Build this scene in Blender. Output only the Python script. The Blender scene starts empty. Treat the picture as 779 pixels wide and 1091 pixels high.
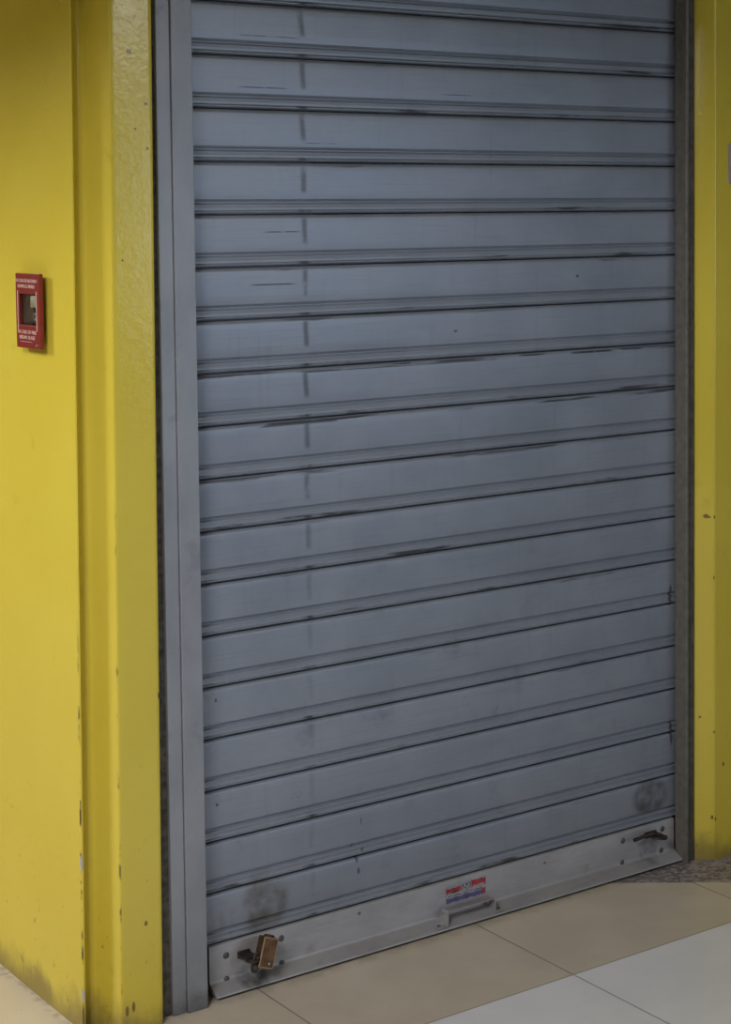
import bpy, bmesh, math, random
from mathutils import Vector, Matrix
R = math.radians
random.seed(7)
S = bpy.context.scene
COL = S.collection

# ------------------------------------------------------------------ camera
CAMP = (-1.63391, -3.04523, 1.50753, 0.63974, 0.06466, -0.00755, 1944.42, 107.88, -197.13)
def make_camera():
    cx, cy, cz, yaw, pit, roll, f, sx, sy = CAMP
    cp, sp = math.cos(pit), math.sin(pit)
    fw = Vector((math.sin(yaw)*cp, math.cos(yaw)*cp, -sp))
    rt = Vector((math.cos(yaw), -math.sin(yaw), 0))
    up = rt.cross(fw)
    r2 = rt*math.cos(roll) + up*math.sin(roll)
    u2 = -rt*math.sin(roll) + up*math.cos(roll)
    m = Matrix((( r2.x, u2.x, -fw.x, cx), (r2.y, u2.y, -fw.y, cy), (r2.z, u2.z, -fw.z, cz), (0, 0, 0, 1)))
    cam = bpy.data.cameras.new('camera'); o = bpy.data.objects.new('camera', cam); COL.objects.link(o)
    o.matrix_world = m
    cam.sensor_fit = 'VERTICAL'; cam.sensor_height = 36; cam.sensor_width = 36*779/1091
    cam.lens = f/1091*36
    cam.shift_x = -sx/1091; cam.shift_y = sy/1091
    cam.clip_start = .05; cam.clip_end = 200
    S.camera = o
make_camera()

# ------------------------------------------------------------------ world, lights, exposure
S.view_settings.view_transform = 'Standard'; S.view_settings.look = 'None'
S.view_settings.gamma = 1; S.view_settings.use_curve_mapping = False
S.view_settings.exposure = 0.0
w = bpy.data.worlds.new('world'); S.world = w; w.use_nodes = True
w.node_tree.nodes['Background'].inputs[0].default_value = (.80, .88, 1.0, 1)
w.node_tree.nodes['Background'].inputs[1].default_value = .03

def area(name, loc, target, sx, sy, power, color, spread=180):
    l = bpy.data.lights.new(name, 'AREA'); l.shape = 'RECTANGLE'; l.size = sx; l.size_y = sy
    l.energy = power; l.color = color; l.spread = R(spread)
    o = bpy.data.objects.new(name, l); COL.objects.link(o); o.location = loc
    o.rotation_euler = (Vector(target)-Vector(loc)).to_track_quat('-Z', 'Y').to_euler()
    return o
# ceiling lamp panels of the corridor and the daylight that comes in at its far end
area('corridor_lamp_side', (-2.9, 2.3, 2.9), (-.25, .1, .9), .7, .7, 86, (1.0, .97, .90))
area('corridor_lamp_front', (-2.6, -2.3, 3.05), (-.5, 0, .7), 1.3, 1.3, 116, (1.0, .98, .95))
area('corridor_daylight', (4.3, -6.9, 1.40), (.3, 0, 1.35), 1.5, 1.4, 28, (.66, .82, 1.0))
area('corridor_lamp_far', (3.05, -6.4, 2.70), (0, 0, 1.85), .9, .30, 14, (1.0, .97, .92))

# ------------------------------------------------------------------ node helpers
class N:
    def __init__(s, name):
        s.m = bpy.data.materials.new(name); s.m.use_nodes = True
        s.t = s.m.node_tree; s.b = s.t.nodes['Principled BSDF']
        s.pos = None
    def n(s, typ, **k):
        x = s.t.nodes.new(typ)
        for a, v in k.items(): setattr(x, a, v)
        return x
    def set(s, sock, v):
        if hasattr(v, 'is_output'): s.t.links.new(v, sock)
        else: sock.default_value = v
    def inp(s, name, v): s.set(s.b.inputs[name], v)
    def math(s, op, a, b=0.0, clamp=False):
        x = s.n('ShaderNodeMath', operation=op, use_clamp=clamp); s.set(x.inputs[0], a); s.set(x.inputs[1], b); return x.outputs[0]
    def P(s):
        if s.pos is None:
            g = s.n('ShaderNodeNewGeometry'); x = s.n('ShaderNodeSeparateXYZ')
            s.t.links.new(g.outputs['Position'], x.inputs[0]); s.pos = (x.outputs[0], x.outputs[1], x.outputs[2]); s.gp = g.outputs['Position']
        return s.pos
    def noise(s, sx=1, sy=1, sz=1, scale=1, detail=3, rough=.55, off=(0, 0, 0)):
        s.P()
        v = s.n('ShaderNodeMapping'); s.t.links.new(s.gp, v.inputs[0])
        v.inputs['Scale'].default_value = (sx, sy, sz); v.inputs['Location'].default_value = off
        x = s.n('ShaderNodeTexNoise'); s.t.links.new(v.outputs[0], x.inputs['Vector'])
        x.inputs['Scale'].default_value = scale; x.inputs['Detail'].default_value = detail; x.inputs['Roughness'].default_value = rough
        return x.outputs['Fac']
    def step(s, v, a, b):          # smooth 0..1 from a to b
        x = s.n('ShaderNodeMapRange', interpolation_type='SMOOTHSTEP'); s.set(x.inputs[0], v)
        x.inputs[1].default_value = a; x.inputs[2].default_value = b
        x.inputs[3].default_value = 0; x.inputs[4].default_value = 1
        return x.outputs[0]
    def band(s, v, a, b, soft):    # 1 between a and b
        return s.math('MULTIPLY', s.step(v, a-soft, a+soft), s.math('SUBTRACT', 1.0, s.step(v, b-soft, b+soft)))
    def mul(s, *a):
        r = a[0]
        for x in a[1:]: r = s.math('MULTIPLY', r, x)
        return r
    def mx(s, *a):
        r = a[0]
        for x in a[1:]: r = s.math('MAXIMUM', r, x)
        return r
    def mix(s, f, c1, c2):
        x = s.n('ShaderNodeMix', data_type='RGBA'); s.set(x.inputs[0], f)
        s.set(x.inputs[6], c1 if hasattr(c1, 'is_output') else (*c1, 1)); s.set(x.inputs[7], c2 if hasattr(c2, 'is_output') else (*c2, 1))
        return x.outputs[2]
    def bump(s, h, strength, dist):
        x = s.n('ShaderNodeBump'); x.inputs['Strength'].default_value = strength; x.inputs['Distance'].default_value = dist
        s.set(x.inputs['Height'], h); s.inp('Normal', x.outputs[0])
    def blob(s, ax, az, u, v, ru, rv):   # soft elliptical spot, centre (u, v)
        a = s.math('DIVIDE', s.math('SUBTRACT', ax, u), ru); b = s.math('DIVIDE', s.math('SUBTRACT', az, v), rv)
        d = s.math('ADD', s.math('MULTIPLY', a, a), s.math('MULTIPLY', b, b))
        return s.math('SUBTRACT', 1.0, s.step(d, .35, 1.0))

def simple(name, col, rough=.5, metal=0.0, bump=None, spec=.5, var=0.0):
    k = N(name)
    if var:
        nz = k.noise(scale=60, detail=4)
        k.inp('Base Color', k.mix(k.step(nz, .3, .7), tuple(c*(1-var) for c in col), tuple(min(1, c*(1+var)) for c in col)))
    else: k.inp('Base Color', (*col, 1))
    k.inp('Roughness', rough); k.inp('Metallic', metal); k.inp('Specular IOR Level', spec)
    if bump: k.bump(k.noise(scale=bump[0], detail=3), bump[1], bump[2])
    return k.m

# ------------------------------------------------------------------ mesh helpers
def obj(name, bm, mat, parent=None, smooth=False, fix=True):
    if fix: bmesh.ops.recalc_face_normals(bm, faces=bm.faces)
    me = bpy.data.meshes.new(name); bm.to_mesh(me); bm.free()
    if smooth:
        for f in me.polygons: f.use_smooth = True
        me.set_sharp_from_angle(angle=R(40))
    if mat: me.materials.append(mat)
    o = bpy.data.objects.new(name, me); COL.objects.link(o)
    if parent: o.parent = parent
    return o
def tag(o, label=None, cat=None, group=None, kind=None):
    for k, v in (('label', label), ('category', cat), ('group', group), ('kind', kind)):
        if v: o[k] = v
    return o
def empty(name, loc, label, cat, group=None):
    o = bpy.data.objects.new(name, None); COL.objects.link(o); o.location = loc; o.empty_display_size = .05
    return tag(o, label, cat, group)
def box(bm, x0, x1, y0, y1, z0, z1, bev=0, seg=2, mat=None):
    r = bmesh.ops.create_cube(bm, size=1)
    vs = r['verts']
    for v in vs: v.co = Vector(((x0+x1)/2+v.co.x*(x1-x0), (y0+y1)/2+v.co.y*(y1-y0), (z0+z1)/2+v.co.z*(z1-z0)))
    if bev:
        es = list({e for v in vs for e in v.link_edges})
        out = bmesh.ops.bevel(bm, geom=es, offset=bev, segments=seg, affect='EDGES', profile=.5)
        vs = list({v for f in out['faces'] for v in f.verts} | {v for v in vs if v.is_valid})
    if mat is not None: bmesh.ops.transform(bm, matrix=mat, verts=vs)
    return vs
def cyl(bm, a, b, r, seg=20, r2=None, bev=0):
    a = Vector(a); b = Vector(b); d = b-a
    m = Matrix.Translation((a+b)/2) @ d.to_track_quat('Z', 'Y').to_matrix().to_4x4()
    res = bmesh.ops.create_cone(bm, cap_ends=True, segments=seg, radius1=r, radius2=r if r2 is None else r2, depth=d.length, matrix=m)
    return res['verts']
def dome(bm, c, nrm, r, h, seg=16, rings=4):
    nrm = Vector(nrm).normalized(); q = nrm.to_track_quat('Z', 'Y').to_matrix(); c = Vector(c)
    prev = None
    for i in range(rings+1):
        t = i/rings*math.pi/2
        if i < rings: ring = [bm.verts.new(c+q @ Vector((r*math.cos(t)*math.cos(2*math.pi*j/seg), r*math.cos(t)*math.sin(2*math.pi*j/seg), h*math.sin(t)))) for j in range(seg)]
        else: top = bm.verts.new(c+nrm*h)
        if prev:
            for j in range(seg):
                if i < rings: bm.faces.new((prev[j], prev[(j+1) % seg], ring[(j+1) % seg], ring[j]))
                else: bm.faces.new((prev[j], prev[(j+1) % seg], top))
        else: bm.faces.new(list(reversed(ring)))
        if i < rings: prev = ring
def tube(bm, pts, r, seg=12):
    pts = [Vector(p) for p in pts]; prev = None; up = Vector((.3, .2, 1)).normalized()
    for i, p in enumerate(pts):
        t = (pts[min(i+1, len(pts)-1)]-pts[max(i-1, 0)]).normalized()
        a = t.cross(up); a = a.normalized() if a.length > 1e-4 else t.orthogonal().normalized()
        b = t.cross(a); up = -b if (-b).dot(up) > 0 else b
        ring = [bm.verts.new(p+a*r*math.cos(2*math.pi*j/seg)+b*r*math.sin(2*math.pi*j/seg)) for j in range(seg)]
        if prev:
            for j in range(seg): bm.faces.new((prev[j], prev[(j+1) % seg], ring[(j+1) % seg], ring[j]))
        else: bm.faces.new(list(reversed(ring)))
        prev = ring
    bm.faces.new(prev)
def prism_z(bm, pts, zs, shear=None):
    """closed plan outline pts (x, y) swept up through heights zs; shear(z) moves x"""
    rings = []
    for z in zs:
        dx = shear(z) if shear else 0
        rings.append([bm.verts.new((x+dx, y, z)) for x, y in pts])
    n = len(pts)
    for a, b in zip(rings, rings[1:]):
        for j in range(n): bm.faces.new((a[j], a[(j+1) % n], b[(j+1) % n], b[j]))
    bm.faces.new(list(reversed(rings[0]))); bm.faces.new(rings[-1])
def prism_x(bm, pts, x0, x1, nseg=1):
    """closed section pts (y, z) swept along x"""
    rings = [[bm.verts.new((x0+(x1-x0)*i/nseg, y, z)) for y, z in pts] for i in range(nseg+1)]
    n = len(pts)
    for a, b in zip(rings, rings[1:]):
        for j in range(n): bm.faces.new((a[j], a[(j+1) % n], b[(j+1) % n], b[j]))
    bm.faces.new(list(reversed(rings[0]))); bm.faces.new(rings[-1])
def text_mesh(name, s, size, mat, parent, M, extrude=.0002, spacing=1.0, sx=1.0):
    c = bpy.data.curves.new(name, 'FONT'); c.body = s; c.size = size; c.align_x = 'CENTER'; c.align_y = 'CENTER'
    c.extrude = extrude; c.space_character = spacing; c.offset = 0; c.resolution_u = 3
    t = bpy.data.objects.new(name, c); COL.objects.link(t)
    dg = bpy.context.evaluated_depsgraph_get()
    me = bpy.data.meshes.new_from_object(t.evaluated_get(dg))
    bpy.data.objects.remove(t)
    me.transform(M @ Matrix.Diagonal((sx, 1, 1, 1)))
    me.materials.clear(); me.materials.append(mat); me.name = name
    o = bpy.data.objects.new(name, me); COL.objects.link(o); o.parent = parent
    return o

# ------------------------------------------------------------------ dimensions
W = 1.2158           # clear width between the guide rails
P = 0.1              # slat pitch
LEAN = .0073         # the left column is a little out of plumb
lean = lambda z: LEAN*(z-1.0)
SOFF = 2.12          # soffit height
CEIL = 3.25          # corridor ceiling

# ------------------------------------------------------------------ materials
def mat_yellow(name, side):
    k = N(name); x, y, z = k.P()
    big = k.noise(scale=2.2, detail=4); fine = k.noise(scale=35, detail=3)
    c = k.mix(k.step(big, .35, .7), (.645, .520, .060), (.685, .560, .074))
    # grime rubbed into the foot of the wall and dark speckle
    g1 = k.noise(sx=1, sy=1, sz=.6, scale=9, detail=5, rough=.65)
    hgt = k.math('ADD', z, k.math('MULTIPLY', k.math('SUBTRACT', g1, .5), -.16))
    foot = k.math('SUBTRACT', 1.0, k.step(hgt, .0, .075))
    sp = k.noise(scale=48, detail=3)
    speck = k.mul(k.step(sp, .66, .74), k.math('SUBTRACT', 1.0, k.step(z, .05, .5)), .55)
    blot = k.mul(k.step(k.noise(scale=13, detail=5, off=(3, 1, 2)), .62, .75), .16)
    c = k.mix(k.mul(foot, .72), c, (.16, .115, .05))
    c = k.mix(k.mx(speck, blot), c, (.20, .15, .04))
    marks = []
    if side == 'left':
        # cracked paint along the two arrises, chips and knocks
        nz = k.noise(sx=1, sy=1, sz=.5, scale=45, detail=4)
        xl = k.math('SUBTRACT', x, k.math('MULTIPLY', k.math('SUBTRACT', z, 1.0), LEAN))
        crack = k.mul(k.band(xl, -.2012, -.1985, .0007), k.step(nz, .54, .66), k.math('SUBTRACT', 1.0, k.step(z, .55, 1.15)))
        edge = k.mul(k.band(xl, -.2510, -.2485, .0006), k.band(y, -.04, .0055, .0012), k.step(nz, .47, .6), k.math('SUBTRACT', 1.0, k.step(z, .45, .9)))
        c = k.mix(k.mx(k.mul(crack, .8), edge), c, (.09, .06, .02))
        for (u, v, ru, rv) in ((-.162, 1.792, .007, .006), (-.13, 1.70, .004, .003), (-.128, 1.62, .003, .003), (-.152, 1.655, .003, .002), (-.18, 1.42, .0025, .0025),
                               (-.19, .045, .004, .012), (-.177, .05, .004, .012), (-.15, .20, .004, .006), (-.118, .62, .003, .008)):
            marks.append(k.mul(k.blob(xl, z, u, v, ru, rv), k.math('LESS_THAN', y, -.03)))
        pale = k.mx(k.mul(k.blob(xl, z, -.2475, .318, .0045, .016), k.math('LESS_THAN', y, 0.008)), k.mul(k.blob(xl, z, -.249, .07, .003, .014), k.math('LESS_THAN', y, 0.008)))
        c = k.mix(pale, c, (.42, .40, .37))
    else:
        for (u, v, ru, rv) in ((1.272, .802, .006, .006), (1.277, .800, .004, .003), (1.287, .80, .003, .005), (1.287, .30, .003, .004), (1.283, .10, .003, .006),
                               (1.291, .095, .003, .006), (1.316, .22, .004, .006), (1.262, .335, .003, .003), (1.286, .66, .002, .006)):
            marks.append(k.blob(x, z, u, v, ru, rv))
        edge = k.mul(k.math('SUBTRACT', 1.0, k.step(x, 1.248, 1.254)), k.step(k.noise(sz=.6, scale=30, detail=4), .45, .6), .8)
        c = k.mix(edge, c, (.13, .10, .04))
    c = k.mix(k.mul(k.mx(*marks), .85), c, (.12, .075, .02))
    k.inp('Base Color', c)
    k.inp('Roughness', k.math('ADD', .14, k.math('MULTIPLY', fine, .10))); k.inp('Specular IOR Level', .5)
    h = k.math('ADD', k.math('MULTIPLY', k.noise(scale=55, detail=2), 1.0), k.math('MULTIPLY', k.noise(scale=170, detail=2), .35))
    k.bump(h, .12, .004)
    return k.m

def seg_fields(k):
    x, y, z = k.P()
    fr = k.math('FRACT', k.math('DIVIDE', z, P))
    return x, y, z, fr

def mat_slat():
    k = N('slat paint'); x, y, z, fr = seg_fields(k)
    smudge = k.noise(sx=1, sz=1.3, scale=4.5, detail=5, rough=.6)
    grain = k.noise(sx=.25, sz=9, scale=26, detail=3)
    vert = k.noise(sx=7, sz=.5, scale=9, detail=3)
    c = k.mix(k.step(smudge, .3, .72), (.240, .274, .350), (.290, .326, .410))
    c = k.mix(k.mul(k.step(grain, .5, .75), .20), c, (.16, .17, .19))
    c = k.mix(k.mul(k.step(vert, .55, .75), .14), c, (.13, .14, .16))
    low = k.math('SUBTRACT', 1.0, k.step(z, .35, 1.25))
    dirt = k.noise(scale=11, detail=6, rough=.7, off=(4, 0, 1))
    c = k.mix(k.mul(k.step(dirt, .55, .78), low, .42), c, (.10, .10, .105))
    dk = []
    # worn bar where the roller rubs each slat
    xs = k.math('ADD', x, k.math('MULTIPLY', k.math('SUBTRACT', k.noise(sx=0, sy=0, sz=14, scale=1, detail=0), .5), .016))
    core = k.band(xs, .2310, .2420, .0045)
    wob = k.noise(sx=30, sz=16, scale=1.4, detail=3)
    fade = k.math('ADD', .25, k.math('MULTIPLY', k.step(z, .55, 1.25), .75))
    dk.append(k.mul(core, k.band(fr, .42, .92, .05), k.step(wob, .22, .52), fade, .62))
    chipw = k.math('ADD', x, k.math('MULTIPLY', k.math('SUBTRACT', k.noise(sx=0, sy=0, sz=17, scale=1, detail=1, off=(0, 0, 5)), .5), .03))
    dk.append(k.mul(k.band(chipw, .226, .246, .010), k.band(fr, .03, .085, .02), k.step(k.noise(sx=40, sz=20, scale=1, detail=3), .3, .55), .85))
    # paint worn off the beads and off the top edge of some slats
    long1 = k.noise(sx=5, sz=31, scale=1, detail=4, off=(2, 0, .4))
    dk.append(k.mul(k.band(fr, .02, .10, .015), k.step(long1, .58, .68), .8))
    long2 = k.noise(sx=4.2, sz=55, scale=1, detail=5, off=(.6, 0, 3.1))
    zone = k.band(z, .99, 1.20, .012)
    dk.append(k.mul(k.band(fr, .895, .965, .012), k.step(long2, .49, .56), zone, .85))
    dk.append(k.mul(k.band(fr, .90, .965, .012), k.step(long2, .60, .68), .5))
    for (a, b, zz, th) in ((.10, .2229, 1.8385, .0007), (.1013, .1982, 1.7410, .0009), (.5753, .6473, 1.7410, .0007), (.241, .3122, 1.6372, .0006), (.15, .2234, 1.4660, .0010),
                           (.9155, 1.029, 1.1925, .0022), (.7722, .8366, 1.1945, .0014), (.4452, .4916, 1.195, .0012), (.12, .21, 1.365, .0012)):
        dk.append(k.mul(k.band(x, a, b, .012), k.band(z, zz-th, zz+th, .0006), k.step(k.noise(sx=35, sz=4, scale=1, detail=2), .25, .5), .9))
    wear = k.mul(k.step(k.noise(sx=1.6, sz=1, scale=55, detail=4), .45, .75), .5)
    for (u, v, ru, rv) in ((.3409, .197, .004, .011), (.356, .212, .004, .005), (.331, .226, .004, .005), (.345, .17, .004, .008), (.352, .272, .0015, .010), (.205, .355, .025, .008),
                           (.024, .372, .004, .004), (.025, .575, .003, .005), (.60, 1.255, .006, .003), (.93, 1.36, .005, .004), (.62, .47, .012, .02), (.70, .44, .015, .018), (1.205, .62, .006, .03), (1.207, .30, .006, .035)):
        dk.append(k.mul(k.blob(x, z, u, v, ru, rv), wear if ru > .008 else .7))
    c = k.mix(k.mx(*dk), c, (.028, .030, .036))
    stn = k.noise(scale=22, detail=4)
    c = k.mix(k.mul(k.blob(x, z, .128, .158, .060, .075), k.step(stn, .25, .75), .8), c, (.095, .070, .045))
    c = k.mix(k.mul(k.blob(x, z, 1.142, .162, .065, .045), k.step(stn, .2, .7), .8), c, (.050, .046, .045))
    k.inp('Base Color', c)
    k.inp('Metallic', .30)
    k.inp('Roughness', k.math('ADD', .27, k.math('MULTIPLY', smudge, .16)))
    k.bump(k.math('ADD', k.math('MULTIPLY', grain, .5), k.math('MULTIPLY', k.noise(scale=7, detail=2), .8)), .10, .003)
    return k.m

def mat_bar():
    k = N('bottom bar metal'); x, y, z = k.P()
    sm = k.noise(sx=1, sz=2, scale=7, detail=5, rough=.65)
    c = k.mix(k.step(sm, .3, .7), (.33, .33, .365), (.42, .42, .46))
    sc = k.noise(sx=.4, sz=12, scale=22, detail=3)
    c = k.mix(k.mul(k.step(sc, .55, .75), .25), c, (.16, .155, .16))
    hz = k.step(k.noise(scale=28, detail=4), .28, .72)
    dk = [k.mul(k.blob(x, z, .092, .026, .040, .034), hz, .8), k.mul(k.blob(x, z, 1.135, .042, .034, .034), hz, .7), k.mul(k.blob(x, z, .345, .082, .005, .004), .8),
          k.mul(k.blob(x, z, .83, .078, .005, .003), .8), k.mul(k.step(k.noise(scale=14, detail=5), .6, .8), .35)]
    c = k.mix(k.mx(*dk), c, (.055, .052, .05))
    k.inp('Base Color', c); k.inp('Metallic', .35); k.inp('Roughness', .42)
    k.bump(k.noise(scale=12, detail=3), .12, .003)
    return k.m

def mat_guide():
    k = N('guide rail paint'); x, y, z = k.P()
    a = k.noise(sz=.6, scale=9, detail=5, rough=.6)
    c = k.mix(k.step(a, .3, .72), (.255, .275, .325), (.315, .338, .392))
    c = k.mix(k.mul(k.step(k.noise(scale=17, detail=4, off=(1, 2, 3)), .60, .72), .30), c, (.13, .135, .15))
    ft = k.math('SUBTRACT', 1.0, k.step(k.math('ADD', z, k.math('MULTIPLY', k.math('SUBTRACT', k.noise(scale=30), .5), -.08)), .0, .05))
    c = k.mix(k.mul(ft, .6), c, (.07, .065, .06))
    k.inp('Base Color', c); k.inp('Metallic', .3); k.inp('Roughness', .40)
    k.bump(k.noise(scale=14, detail=3), .1, .003)
    return k.m

def mat_floor():
    k = N('polished floor tiles'); x, y, z = k.P()
    cl = k.noise(scale=5, detail=5, rough=.6); fi = k.noise(scale=90, detail=2)
    beige = k.mix(k.step(cl, .3, .7), (.57, .50, .42), (.65, .58, .49))
    beige = k.mix(k.mul(k.step(fi, .4, .7), .2), beige, (.62, .55, .46))
    white = k.mix(k.step(cl, .3, .7), (.79, .81, .88), (.85, .87, .94))
    v = k.n('ShaderNodeTexVoronoi'); k.P(); k.t.links.new(k.gp, v.inputs['Vector']); v.inputs['Scale'].default_value = 110
    hv = k.n('ShaderNodeSeparateColor'); k.t.links.new(v.outputs['Color'], hv.inputs[0])
    g = k.mix(k.step(hv.outputs[0], .15, .85), (.15, .135, .14), (.40, .36, .37))
    g = k.mix(k.step(k.noise(scale=60, detail=3), .5, .65), g, (.22, .20, .21))
    # where each kind of stone lies
    d = k.math('ADD', k.math('MULTIPLY', k.math('SUBTRACT', x, 1.03), .6), k.math('MULTIPLY', k.math('ADD', y, .05), .8))
    isg = k.mul(k.step(d, -.0015, .0015), k.math('GREATER_THAN', x, .9))
    isw = k.math('LESS_THAN', y, -.352)
    c = k.mix(isw, beige, white)
    # joints
    fx = k.math('FRACT', k.math('ADD', k.math('DIVIDE', k.math('SUBTRACT', x, .0935), .527), 10.5))
    jx = k.math('SUBTRACT', 1.0, k.step(k.math('ABSOLUTE', k.math('SUBTRACT', fx, .5)), .0022, .0046))
    fy = k.math('FRACT', k.math('ADD', k.math('DIVIDE', k.math('ADD', y, .352), .692), 10.5))
    jy = k.math('SUBTRACT', 1.0, k.step(k.math('ABSOLUTE', k.math('SUBTRACT', fy, .5)), .0017, .0034))
    j = k.mx(jx, jy)
    c = k.mix(k.mul(j, .62), c, (.13, .11, .095))
    c = k.mix(isg, c, g)
    dirt = k.mul(k.band(y, -.055, .02, .012), k.step(k.noise(scale=25, detail=4), .35, .65), .25)
    c = k.mix(dirt, c, (.12, .10, .085))
    wallside = k.mul(k.band(x, -.272, -.2, .009), k.math('GREATER_THAN', y, -.08), k.step(k.noise(scale=45, detail=4), .42, .66), .45)
    c = k.mix(wallside, c, (.13, .10, .06))
    c = k.mix(k.mul(k.step(k.noise(scale=70, detail=3, off=(5, 2, 0)), .70, .76), .35), c, (.18, .15, .13))
    k.inp('Base Color', c)
    k.inp('Roughness', k.math('ADD', .28, k.math('MULTIPLY', cl, .16))); k.inp('Specular IOR Level', .45)
    k.bump(k.math('ADD', k.math('MULTIPLY', j, -1.0), k.math('MULTIPLY', cl, .05)), .3, .002)
    return k.m

M_yl = mat_yellow('yellow gloss paint', 'left'); M_yr = mat_yellow('yellow gloss paint on right', 'right')
M_slat = mat_slat(); M_bar = mat_bar(); M_guide = mat_guide(); M_floor = mat_floor()
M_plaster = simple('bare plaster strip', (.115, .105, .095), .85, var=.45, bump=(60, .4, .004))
M_ceil = simple('soffit plaster', (.42, .36, .20), .8, var=.05)
M_steel = simple('handle steel', (.44, .43, .45), .42, .6, var=.12)
M_dark = simple('dark oxidised steel', (.060, .052, .048), .5, .6, var=.4, bump=(150, .3, .001))
M_rivet = simple('rivet head', (.115, .115, .13), .5, .5, var=.2)
M_brasse = simple('rubbed brass edge', (.62, .44, .27), .35, .7)
M_brass = simple('aged brass', (.150, .085, .045), .36, .75, var=.35, bump=(90, .15, .001))
M_brassd = simple('tarnished brass', (.085, .045, .028), .5, .6, var=.3)
M_red = simple('red enamel', (.21, .022, .016), .42, .0, var=.12)
M_wt = simple('white print', (.66, .50, .46), .6)
M_in = simple('dark box lining', (.10, .055, .035), .7, var=.2)
M_card = simple('pale card', (.66, .60, .45), .7, var=.08)
M_keym = simple('key metal', (.62, .60, .55), .3, .9)
M_stw = simple('sticker white', (.34, .335, .40), .55, var=.15)
M_str = simple('sticker red', (.36, .040, .055), .5, var=.3)
M_stb = simple('sticker blue', (.10, .09, .24), .5, var=.25)
M_stn = simple('sticker navy', (.07, .09, .17), .5, var=.2)
M_notice = simple('grey plate', (.34, .31, .33), .5, var=.08)
M_noticed = simple('grey plate print', (.12, .11, .12), .5)
gk = N('thin glass pane'); gk.inp('Base Color', (.85, .88, .85, 1)); gk.inp('Transmission Weight', 1.0); gk.inp('Roughness', .03); gk.inp('IOR', 1.1); M_glass = gk.m

# ------------------------------------------------------------------ setting
bm = bmesh.new(); box(bm, -6.5, 7.0, -9, 9, -.08, 0); tag(obj('floor', bm, M_floor), kind='structure')

def cove(cx, cy, r, a0, a1, n=5):
    return [(cx+r*math.cos(R(a0+(a1-a0)*i/n)), cy+r*math.sin(R(a0+(a1-a0)*i/n))) for i in range(n+1)]
zs = [0, .5, 1.0, 1.5, 2.0, SOFF]
# left column: outer wall face, pocketed corner moulding, narrow front face
plan = [(-.250, 9.0), (-.250, .0035), (-.2488, .0010), (-.2465, .0000),
        (-.2440, .0050), (-.2395, .0150), (-.2330, .0215), (-.2255, .0230), (-.2195, .0195), (-.2150, .0100), (-.2120, -.003), (-.209, -.018), (-.2050, -.038),
        (-.2015, -.0525), (-.2005, -.0550), (-.1990, -.0561), (-.1965, -.0565), (-.1900, -.0565), (-.1250, -.0565), (-.1195, -.0564), (-.1175, -.0555), (-.1155, -.0525), (-.1140, -.048), (-.1125, -.02), (-.1125, 9.0)]
bm = bmesh.new(); prism_z(bm, plan, zs, lean)
tag(obj('wall_left', bm, M_yl, smooth=True), kind='structure')
plan = [(1.2475, 1.6), (1.2475, -.0275), (1.249, -.0300), (1.282, -.0605), (1.2845, -.0628), (1.288, -.0640), (1.292, -.0640), (1.90, -.064), (1.90, 1.6)]
bm = bmesh.new(); prism_z(bm, plan, zs)
tag(obj('wall_right', bm, M_yr, smooth=True), kind='structure')
# bare strip between left column and guide rail, and behind the right one
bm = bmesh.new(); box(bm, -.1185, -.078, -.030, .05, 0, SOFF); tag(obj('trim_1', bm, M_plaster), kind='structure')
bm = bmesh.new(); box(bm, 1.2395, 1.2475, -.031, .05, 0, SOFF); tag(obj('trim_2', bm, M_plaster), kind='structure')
# shop front above the opening and the low soffit
bm = bmesh.new(); box(bm, -.1125, 1.2475, -.03, .25, 2.06, SOFF); tag(obj('wall_back', bm, M_yl), kind='structure')
bm = bmesh.new(); box(bm, -1.35, 7.0, -.98, 9.0, SOFF, CEIL); box(bm, -6.5, 7.0, -9.0, 9.0, CEIL, CEIL+.1); tag(obj('ceiling', bm, M_ceil), kind='structure')
# the corridor behind and beside the camera
M_far = simple('corridor paint', (.42, .40, .36), .7); M_fard = simple('dark corridor end', (.10, .09, .06), .8)
bm = bmesh.new(); box(bm, -6.5, 7.0, -9.1, -9.0, 0, CEIL); tag(obj('wall_front', bm, M_far), kind='structure')
bm = bmesh.new(); box(bm, -6.6, -6.5, -9.0, 9.0, 0, CEIL); tag(obj('wall_far_left', bm, M_far), kind='structure')
bm = bmesh.new(); box(bm, 7.0, 7.1, -9.0, 1.6, 0, CEIL); tag(obj('wall_far_right', bm, M_far), kind='structure')
bm = bmesh.new(); box(bm, -6.5, -.1, 9.0, 9.1, 0, CEIL); tag(obj('wall_far_back', bm, M_fard), kind='structure')

# ------------------------------------------------------------------ guide rails
def c_section(x_in, s):      # s=-1: rail on the left, its channel opens towards the slats
    X = lambda v: x_in+s*v
    if s < 0:
        return [(X(.0235), .030), (X(.0235), .012), (X(.003), .012), (X(.003), .010), (X(.0215), .010)]
t = empty('guide_rail', (-.06, 0, 0), 'grey steel shutter guide rail with stepped flange beside the left yellow column', 'guide rail')
M_guided = simple('dull rail metal', (.170, .160, .145), .5, .2, var=.15, bump=(14, .1, .003))
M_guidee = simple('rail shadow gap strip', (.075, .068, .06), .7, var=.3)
def rail_part(name, plan, parent, ox, mat=None):
    b = bmesh.new(); prism_z(b, [(x-ox, y) for x, y in plan], [0.001, 1.0, 2.055]); return obj(name, b, mat or M_guide, parent, smooth=False)
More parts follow.
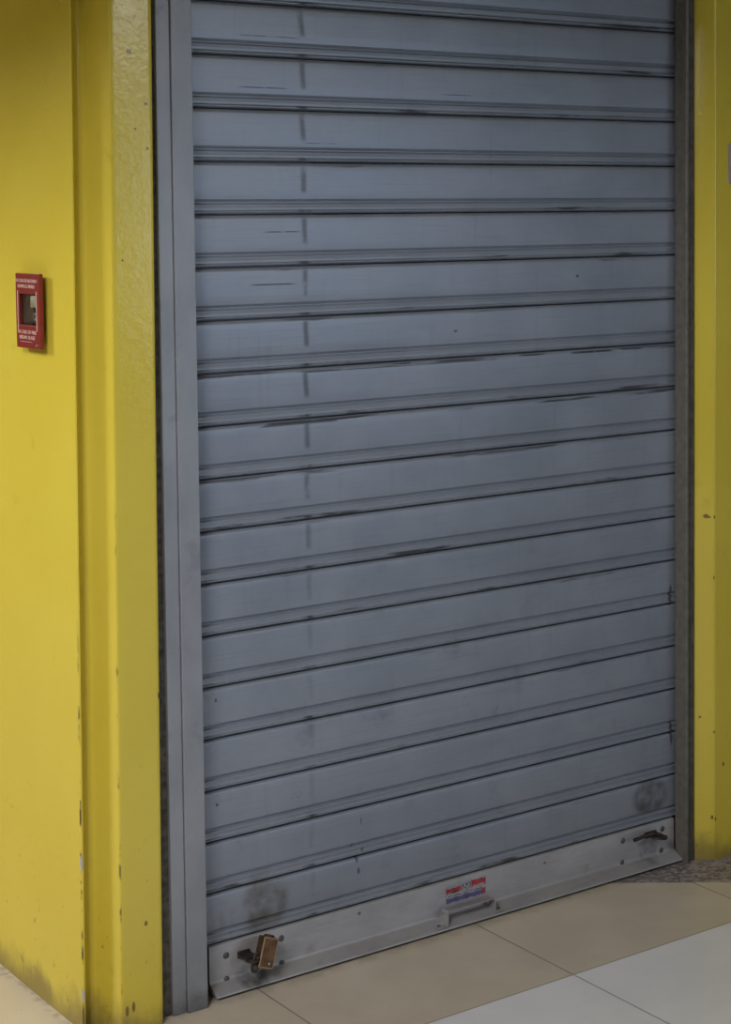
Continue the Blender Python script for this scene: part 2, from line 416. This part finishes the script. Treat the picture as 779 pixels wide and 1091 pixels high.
# main channel (front face, inner lips) and the outer flange set a little back
rail_part('channel', [(-.0245, -.0445), (-.0235, -.0435), (-.0235, -.009), (-.026, -.009), (-.026, -.041), (-.063, -.041), (-.063, .03), (-.0235, .03), (-.0235, .012), (-.0205, .012), (-.0205, .033), (-.066, .033), (-.066, -.0435), (-.065, -.0445)], t, -.06)
rail_part('flange', [(-.0672, -.0395), (-.0935, -.0395), (-.0945, -.0385), (-.0945, -.029), (-.0672, -.029)], t, -.06)
t = empty('guide_rail', (1.23, 0, 0), 'grey steel shutter guide rail in the corner beside the right yellow column', 'guide rail')
rail_part('channel', [(1.2168, -.0445), (1.2158, -.0435), (1.2158, -.009), (1.2186, -.009), (1.2186, -.038), (1.2378, -.038), (1.2378, .03), (1.2186, .03), (1.2186, .012), (1.2158, .012), (1.2158, .033), (1.2388, .033), (1.2388, -.0375), (1.2245, -.0385), (1.2235, -.0445)], t, 1.23, M_guided)
rail_part('shadow_gap_strip', [(1.2250, -.0392), (1.2465, -.0382), (1.2465, -.0355), (1.2388, -.0365), (1.2250, -.0380)], t, 1.23, M_guidee)  # dark-coloured strip added to stand in for the shaded gap beside the column

# ------------------------------------------------------------------ roller shutter
sh = empty('roller_shutter', (W/2, 0, 0), 'closed grey steel roller shutter of wide horizontal slats, worn and scratched', 'roller shutter')
# slat section: (outward, height) from the lower hook up
prof = [(-.007, .0000), (-.0030, .0003), (-.0005, .0014), (.0030, .0030), (.0046, .0044), (.0047, .0054), (.0034, .0068), (.0014, .0078), (.0010, .0088),
        (.0026, .0162), (.0034, .0178), (.0034, .0186), (.0024, .0200), (.0002, .0212), (-.0016, .0222), (-.0016, .0238), (.0002, .0258), (.0028, .0280), (.0042, .0290), (.0044, .0305),
        (.0045, .0500), (.0046, .0650), (.0046, .0800), (.0045, .0915), (.0043, .0930), (.0034, .0952), (.0022, .0972), (.0008, .0980), (-.003, .0985), (-.007, .0988)]
outer = [(-d, z) for d, z in prof]; inner = [(-d+.0016, z) for d, z in reversed(prof)]
outer = [(y, z) for y, z in outer]
sec = outer+[(.0098, .0988), (.0098, .0)]
bm = bmesh.new(); prism_x(bm, sec, -.017-W/2, W+.011-W/2, 1)
slat = obj('slat', bm, M_slat, sh, smooth=True); slat.location = (0, 0, P)
for i in range(1, 20):
    c = slat.copy(); COL.objects.link(c); c.parent = sh; c.location = (0, 0, P*(i+1))

# bottom bar: face plate with rolled top, sloping lip on the floor
bar = bmesh.new()
sec = [(-.0020, .0985), (-.0046, .0968), (-.0056, .0935), (-.0056, .0300), (-.0066, .0255), (-.0100, .0225), (-.0310, .0120), (-.0338, .0098), (-.0345, .0070), (-.0335, .0062), (-.0310, .0068), (.0040, .0150), (.0060, .0985)]
prism_x(bar, sec, .001-W/2, W-.001-W/2, 1)
barx = obj('bottom_bar', bar, M_bar, sh, smooth=True); tag(barx, 'light grey metal bottom bar with sloping lip')
def child(name, bm, mat, smooth=True): return obj(name, bm, mat, barx, smooth=smooth)
X0 = -W/2
for (x, z) in ((.0375, .073), (.0375, .026), (.161, .076), (.161, .026), (1.0570, .078), (1.0545, .028), (1.178, .080), (1.174, .030)):
    b = bmesh.new(); dome(b, (x+X0, -.0054, z), (0, -1, 0), .0068, .0030); child('rivet', b, M_rivet)
# hasp tabs that stand out from the bar
def hasp(x, z, w, d, tilt):
    b = bmesh.new(); n = 20; th = .0045
    out = [(-w/2, 0)]+[(-w/2*math.cos(math.pi*i/n), -(d-w/2)-w/2*math.sin(math.pi*i/n)) for i in range(n+1)]+[(w/2, 0)]
    hc = (0, -(d-w/2)); hr = w*.27
    hol = [(hc[0]-hr*math.cos(2*math.pi*i/24), hc[1]-hr*math.sin(2*math.pi*i/24)) for i in range(24)]
    vs = [b.verts.new((u, v, 0)) for u, v in out]; hv = [b.verts.new((u, v, 0)) for u, v in hol]
    es = [b.edges.new((vs[i], vs[(i+1) % len(vs)])) for i in range(len(vs))]+[b.edges.new((hv[i], hv[(i+1) % 24])) for i in range(24)]
    bmesh.ops.triangle_fill(b, use_beauty=True, edges=es, use_dissolve=False)
    b.faces.ensure_lookup_table()
    kill = [f for f in b.faces if (f.calc_center_median()-Vector((hc[0], hc[1], 0))).length < hr*.9]
    if kill: bmesh.ops.delete(b, geom=kill, context='FACES_ONLY')
    r = bmesh.ops.extrude_face_region(b, geom=list(b.faces))
    bmesh.ops.translate(b, vec=(0, 0, th), verts=[v for v in r['geom'] if isinstance(v, bmesh.types.BMVert)])
    bmesh.ops.transform(b, matrix=Matrix.Translation((x+X0, -.0054, z)) @ Matrix.Rotation(R(tilt), 4, 'Y'), verts=b.verts)
    # weld bead at the root
    box(b, x+X0-w*.52, x+X0+w*.52, -.0100, -.0050, z-.005, z+.009, .0018)
    return b
hl = child('hasp', hasp(.0755, .066, .026, .052, 0), M_dark, False); hl['label'] = 'dark steel hasp tab holding the padlock'
hr_ = child('hasp', hasp(1.140, .074, .034, .044, 8), M_dark, False); hr_['label'] = 'dark steel hasp tab with a pin through it'
b = bmesh.new()
tube(b, [(1.075+X0, -.024, .0805), (1.088+X0, -.025, .0815), (1.102+X0, -.027, .0840), (1.118+X0, -.029, .0865), (1.133+X0, -.030, .0855), (1.150+X0, -.030, .0790), (1.165+X0, -.029, .0690)], .0042)
dome(b, (1.165+X0, -.029, .0690), (.8, 0, -.6), .0062, .006); dome(b, (1.165+X0, -.029, .0690), (-.8, 0, .6), .0062, .004)
child('latch_pin', b, M_dark)['label'] = 'dark bent pin in the right hasp'

# pull handle: bent flat strap standing on the lip
b = bmesh.new()
HX0, HX1 = .548, .672; ty = .0022
y0, y1 = -.0335, -.0115; zt = .0445
def strap(pts, wa, wb):
    n = len(pts); nor = []
    for i in range(n):
        a = Vector(pts[max(0, i-1)]); c = Vector(pts[min(n-1, i+1)]); d = (c-a).normalized(); nor.append(Vector((-d.y, d.x)))
    o = [Vector(p)+q*ty/2 for p, q in zip(pts, nor)]+[Vector(p)-q*ty/2 for p, q in zip(reversed(pts), reversed(nor))]
    rings = [[b.verts.new((v.x+X0, yy, v.y)) for v in o] for yy in (wa, wb)]
    m = len(o)
    for j in range(m): b.faces.new((rings[0][j], rings[0][(j+1) % m], rings[1][(j+1) % m], rings[1][j]))
    b.faces.new(list(reversed(rings[0]))); b.faces.new(rings[1])
zb = .0145
strap([(HX0-.030, zb), (HX0-.004, zb), (HX0-.001, zb+.001), (HX0, zb+.004), (HX0, zt-.005), (HX0+.0015, zt-.0015), (HX0+.005, zt), (HX1-.005, zt), (HX1-.0015, zt-.0015), (HX1, zt-.005), (HX1, zb+.004), (HX1+.001, zb+.001), (HX1+.004, zb), (HX1+.026, zb)], y0, y1)
hd = child('pull_handle', b, M_steel, False); hd['label'] = 'light steel strap pull handle'
for x in (HX0-.018, HX1+.016):
    b = bmesh.new(); dome(b, (x+X0, -.0225, zb+.001), (0, 0, 1), .0048, .0022); obj('rivet', b, M_rivet, hd, smooth=True)

# torn sticker on the bar, above the handle
SX0, SX1, SZ0, SZ1 = .561, .667, .044, .088
def flat(x0, x1, z0, z1, y, jag=0, seed=1):
    bb = bmesh.new(); rr = random.Random(seed)
    n = 16
    top = [(x0+(x1-x0)*i/n, z1-(rr.random()*jag if 0 < i < n else 0)) for i in range(n+1)]
    bot = [(x0+(x1-x0)*i/n, z0+(rr.random()*jag if 0 < i < n else 0)) for i in range(n, -1, -1)]
    pts = top+bot
    A = [bb.verts.new((x+X0, y, z)) for x, z in pts]; B = [bb.verts.new((x+X0, y+.0004, z)) for x, z in pts]
    m = len(pts)
    bb.faces.new(A); bb.faces.new(list(reversed(B)))
    for j in range(m): bb.faces.new((A[j], A[(j+1) % m], B[(j+1) % m], B[j]))
    return bb
st = child('sticker', flat(SX0, SX1, SZ0, SZ1, -.0060, .0022, 3), M_stw, False); st['label'] = 'worn white sticker with red blocks and a blue band'
def onst(name, bb, mat): return obj(name, bb, mat, st)
onst('red_block', flat(.5625, .602, .0685, .0815, -.0064, .003, 5), M_str)
onst('red_block', flat(.6290, .6665, .0705, .0865, -.0064, .004, 9), M_str)
onst('red_block', flat(.657, .6660, .0500, .0630, -.0066, .001, 11), M_str)
onst('blue_emblem', flat(.6045, .6265, .0695, .0835, -.0064, .003, 14), M_stn)
onst('blue_band', flat(.5625, .6600, .0485, .0605, -.0064, .0022, 17), M_stb)
def M_front(x, y, z, rot=0):
    return Matrix.Translation((x+X0, y, z)) @ Matrix.Rotation(R(90), 4, 'X')
M_stl = simple('sticker pale print', (.50, .50, .58), .55)
# pale emblem strokes
b = bmesh.new()
for (xa, za, xb, zb2) in ((.607, .071, .611, .082), (.612, .080, .617, .072), (.617, .072, .622, .081), (.6225, .080, .6225, .071), (.606, .0705, .613, .0725)):
    d = Vector((xb-xa, 0, zb2-za)); n = Vector((-d.z, 0, d.x)).normalized()*.0009
    q = [Vector((xa+X0, -.0068, za))+n, Vector((xb+X0, -.0068, zb2))+n, Vector((xb+X0, -.0068, zb2))-n, Vector((xa+X0, -.0068, za))-n]
    f = b.faces.new([b.verts.new(v) for v in q])
r = bmesh.ops.extrude_face_region(b, geom=list(b.faces)); bmesh.ops.translate(b, vec=(0, .0003, 0), verts=[v for v in r['geom'] if isinstance(v, bmesh.types.BMVert)])
onst('emblem_stroke', b, M_stl)
# pale speckle of the illegible small print on the band and blocks
onst('print_line', flat(.568, .656, .0615, .0650, -.0066, .0030, 21), M_stn)
onst('print_line', flat(.567, .599, .0690, .0725, -.0067, .0030, 22), M_stl)
onst('print_line', flat(.633, .662, .0715, .0750, -.0067, .0030, 23), M_stl)

# ------------------------------------------------------------------ padlock, hung head-up through the left hasp
pl = empty('padlock', (.104, -.040, .072), 'brown brass padlock fastened to the hasp at the shutter bar\'s left end', 'padlock')
pl.rotation_euler = (R(-8), R(20), R(-2))
b = bmesh.new(); box(b, -.0165, .0165, -.0135, .0100, -.026, .0315, .0022, 2); 
bd = obj('body', b, M_brass, pl, smooth=False); bd.data.materials.append(M_brasse)
for f in bd.data.polygons:
    if f.area < 4e-4 and f.normal.y < -.15 and max(abs(c) for c in f.normal) < .97: f.material_index = 1
b = bmesh.new(); cyl(b, (0, -.002, .0305), (0, -.002, .0345), .0105, 28); cyl(b, (0, -.002, .034), (0, -.002, .0352), .0085, 28); obj('cylinder_plug', b, M_brassd, pl)
b = bmesh.new()
arc = [(-.0115, -.002, -.018), (-.0125, -.002, -.026)]+[(-.0125-.0055+.0055*math.cos(R(a)), -.003, -.028-.008*math.sin(R(a))) for a in range(0, 181, 20)]+[(-.0235, -.003, -.016), (-.0233, -.003, -.004), (-.0185, -.003, .0005), (-.0155, -.003, .0015)]
tube(b, arc, .0031, 12); obj('shackle', b, M_dark, pl, smooth=True)
b = bmesh.new(); cyl(b, (-.0165, -.003, -.012), (-.0225, -.003, -.014), .0082, 24); obj('shackle_collar', b, M_dark, pl)
b = bmesh.new(); dome(b, (.006, -.0134, -.017), (0, -1, 0), .0022, .001, 12, 3); obj('pin', b, M_keym, pl, smooth=True)

# ------------------------------------------------------------------ break-glass box on the left wall
BZ = 1.3225; XW = -.250+lean(BZ); YB = .157; ZB = 1.2545
bx = empty('emergency_key_box', (XW, YB, ZB), 'small red break-glass box mounted on the left yellow wall', 'emergency box')
D = .0200; DF = .0115                              # face and rear plane of the front plate
HW = .0540; HT = .1395
WX0, WX1, WZ0, WZ1 = -.037, .039, .0435, .1010      # window: y range, z range (box space)
b = bmesh.new()
box(b, -D, -DF, -HW, HW, 0, WZ0, .0016); box(b, -D, -DF, -HW, HW, WZ1, HT, .0016)
box(b, -D, -DF, -HW, WX0, WZ0-.002, WZ1+.002, .0012); box(b, -D, -DF, WX1, HW, WZ0-.002, WZ1+.002, .0012)
obj('case', b, M_red, bx)
b = bmesh.new(); box(b, -DF-.0006, -DF+.0012, WX0-.003, WX1+.003, WZ0-.004, WZ1+.004); box(b, -DF, -.0006, WX0+.020, WX1-.008, .025, HT-.025); obj('back_panel', b, M_in, bx)['label'] = 'dark lining behind the glass'
b = bmesh.new(); box(b, -D+.0012, -D+.0022, WX0-.001, WX1+.001, WZ0-.001, WZ1+.001); obj('glass_pane', b, M_glass, bx)
for yy in (WX0-.0045, WX1+.0050):
    b = bmesh.new(); box(b, -D-.0005, -D+.0004, yy-.0010, yy+.0010, WZ0-.010, WZ1+.006)
    obj('pane_bead', b, M_wt, bx)['label'] = 'thin pale line beside the window'
MT = lambda y, z: Matrix(((0, 0, -1, -D-.0002), (-1, 0, 0, y), (0, 1, 0, z), (0, 0, 0, 1)))
for t_, z, size, sxx in (('EN CASO DE INCENDIO', .1255, .0090, 1.02), ('ROMPA EL VIDRIO', .1150, .0090, 1.05), ('IN CASE OF FIRE', .0300, .0090, 1.28), ('BREAK GLASS', .0200, .0090, 1.28)):
    text_mesh('lettering', t_, size, M_wt, bx, MT(.004, z), sx=sxx)
b = bmesh.new(); box(b, -D-.0004, -D+.0004, -.018, .034, .0118, .0125); obj('lettering', b, M_wt, bx)
b = bmesh.new(); box(b, -D-.003, -D+.0004, -.044, -.039, .005, .009, .0008); obj('catch', b, M_keym, bx)
# the key and its card behind the glass
ky = empty('key', (XW-.0122, YB, ZB), 'small key with a pale card tag behind the glass of the red box', 'key')
b = bmesh.new(); box(b, -.0012, -.0002, -.030, 0, .076, .0985); obj('card_tag', b, M_card, ky)['label'] = 'pale card tag'
b = bmesh.new()
tube(b, [(-.0016, -.020+.006*math.cos(R(a)), .060+.006*math.sin(R(a))) for a in range(0, 361, 30)], .0014, 8)
box(b, -.0022, -.0007, -.0222, -.0188, .046, .055); box(b, -.0022, -.0007, -.0188, -.0150, .048, .0505); obj('blade', b, M_keym, ky, smooth=False)
b = bmesh.new(); tube(b, [(-.0016, -.020, .066), (-.0018, -.017, .071), (-.0016, -.015, .077)], .0010, 8); obj('cord', b, M_in, ky)

# ------------------------------------------------------------------ plate on the right column, cut by the photo's edge
nt = empty('wall_plate', (1.365, -.064, 1.560), 'small grey plate on the right yellow column, near the top', 'plate')
b = bmesh.new(); box(b, -.037, .037, -.004, 0, 0, .090, .001); obj('plate', b, M_notice, nt)
b = bmesh.new()
for i, z in enumerate((.074, .062, .050, .038, .026, .016)): box(b, -.031, .030-(i % 3)*.006, -.0044, -.0035, z-.0016, z+.0016)
obj('print_line', b, M_noticed, nt)
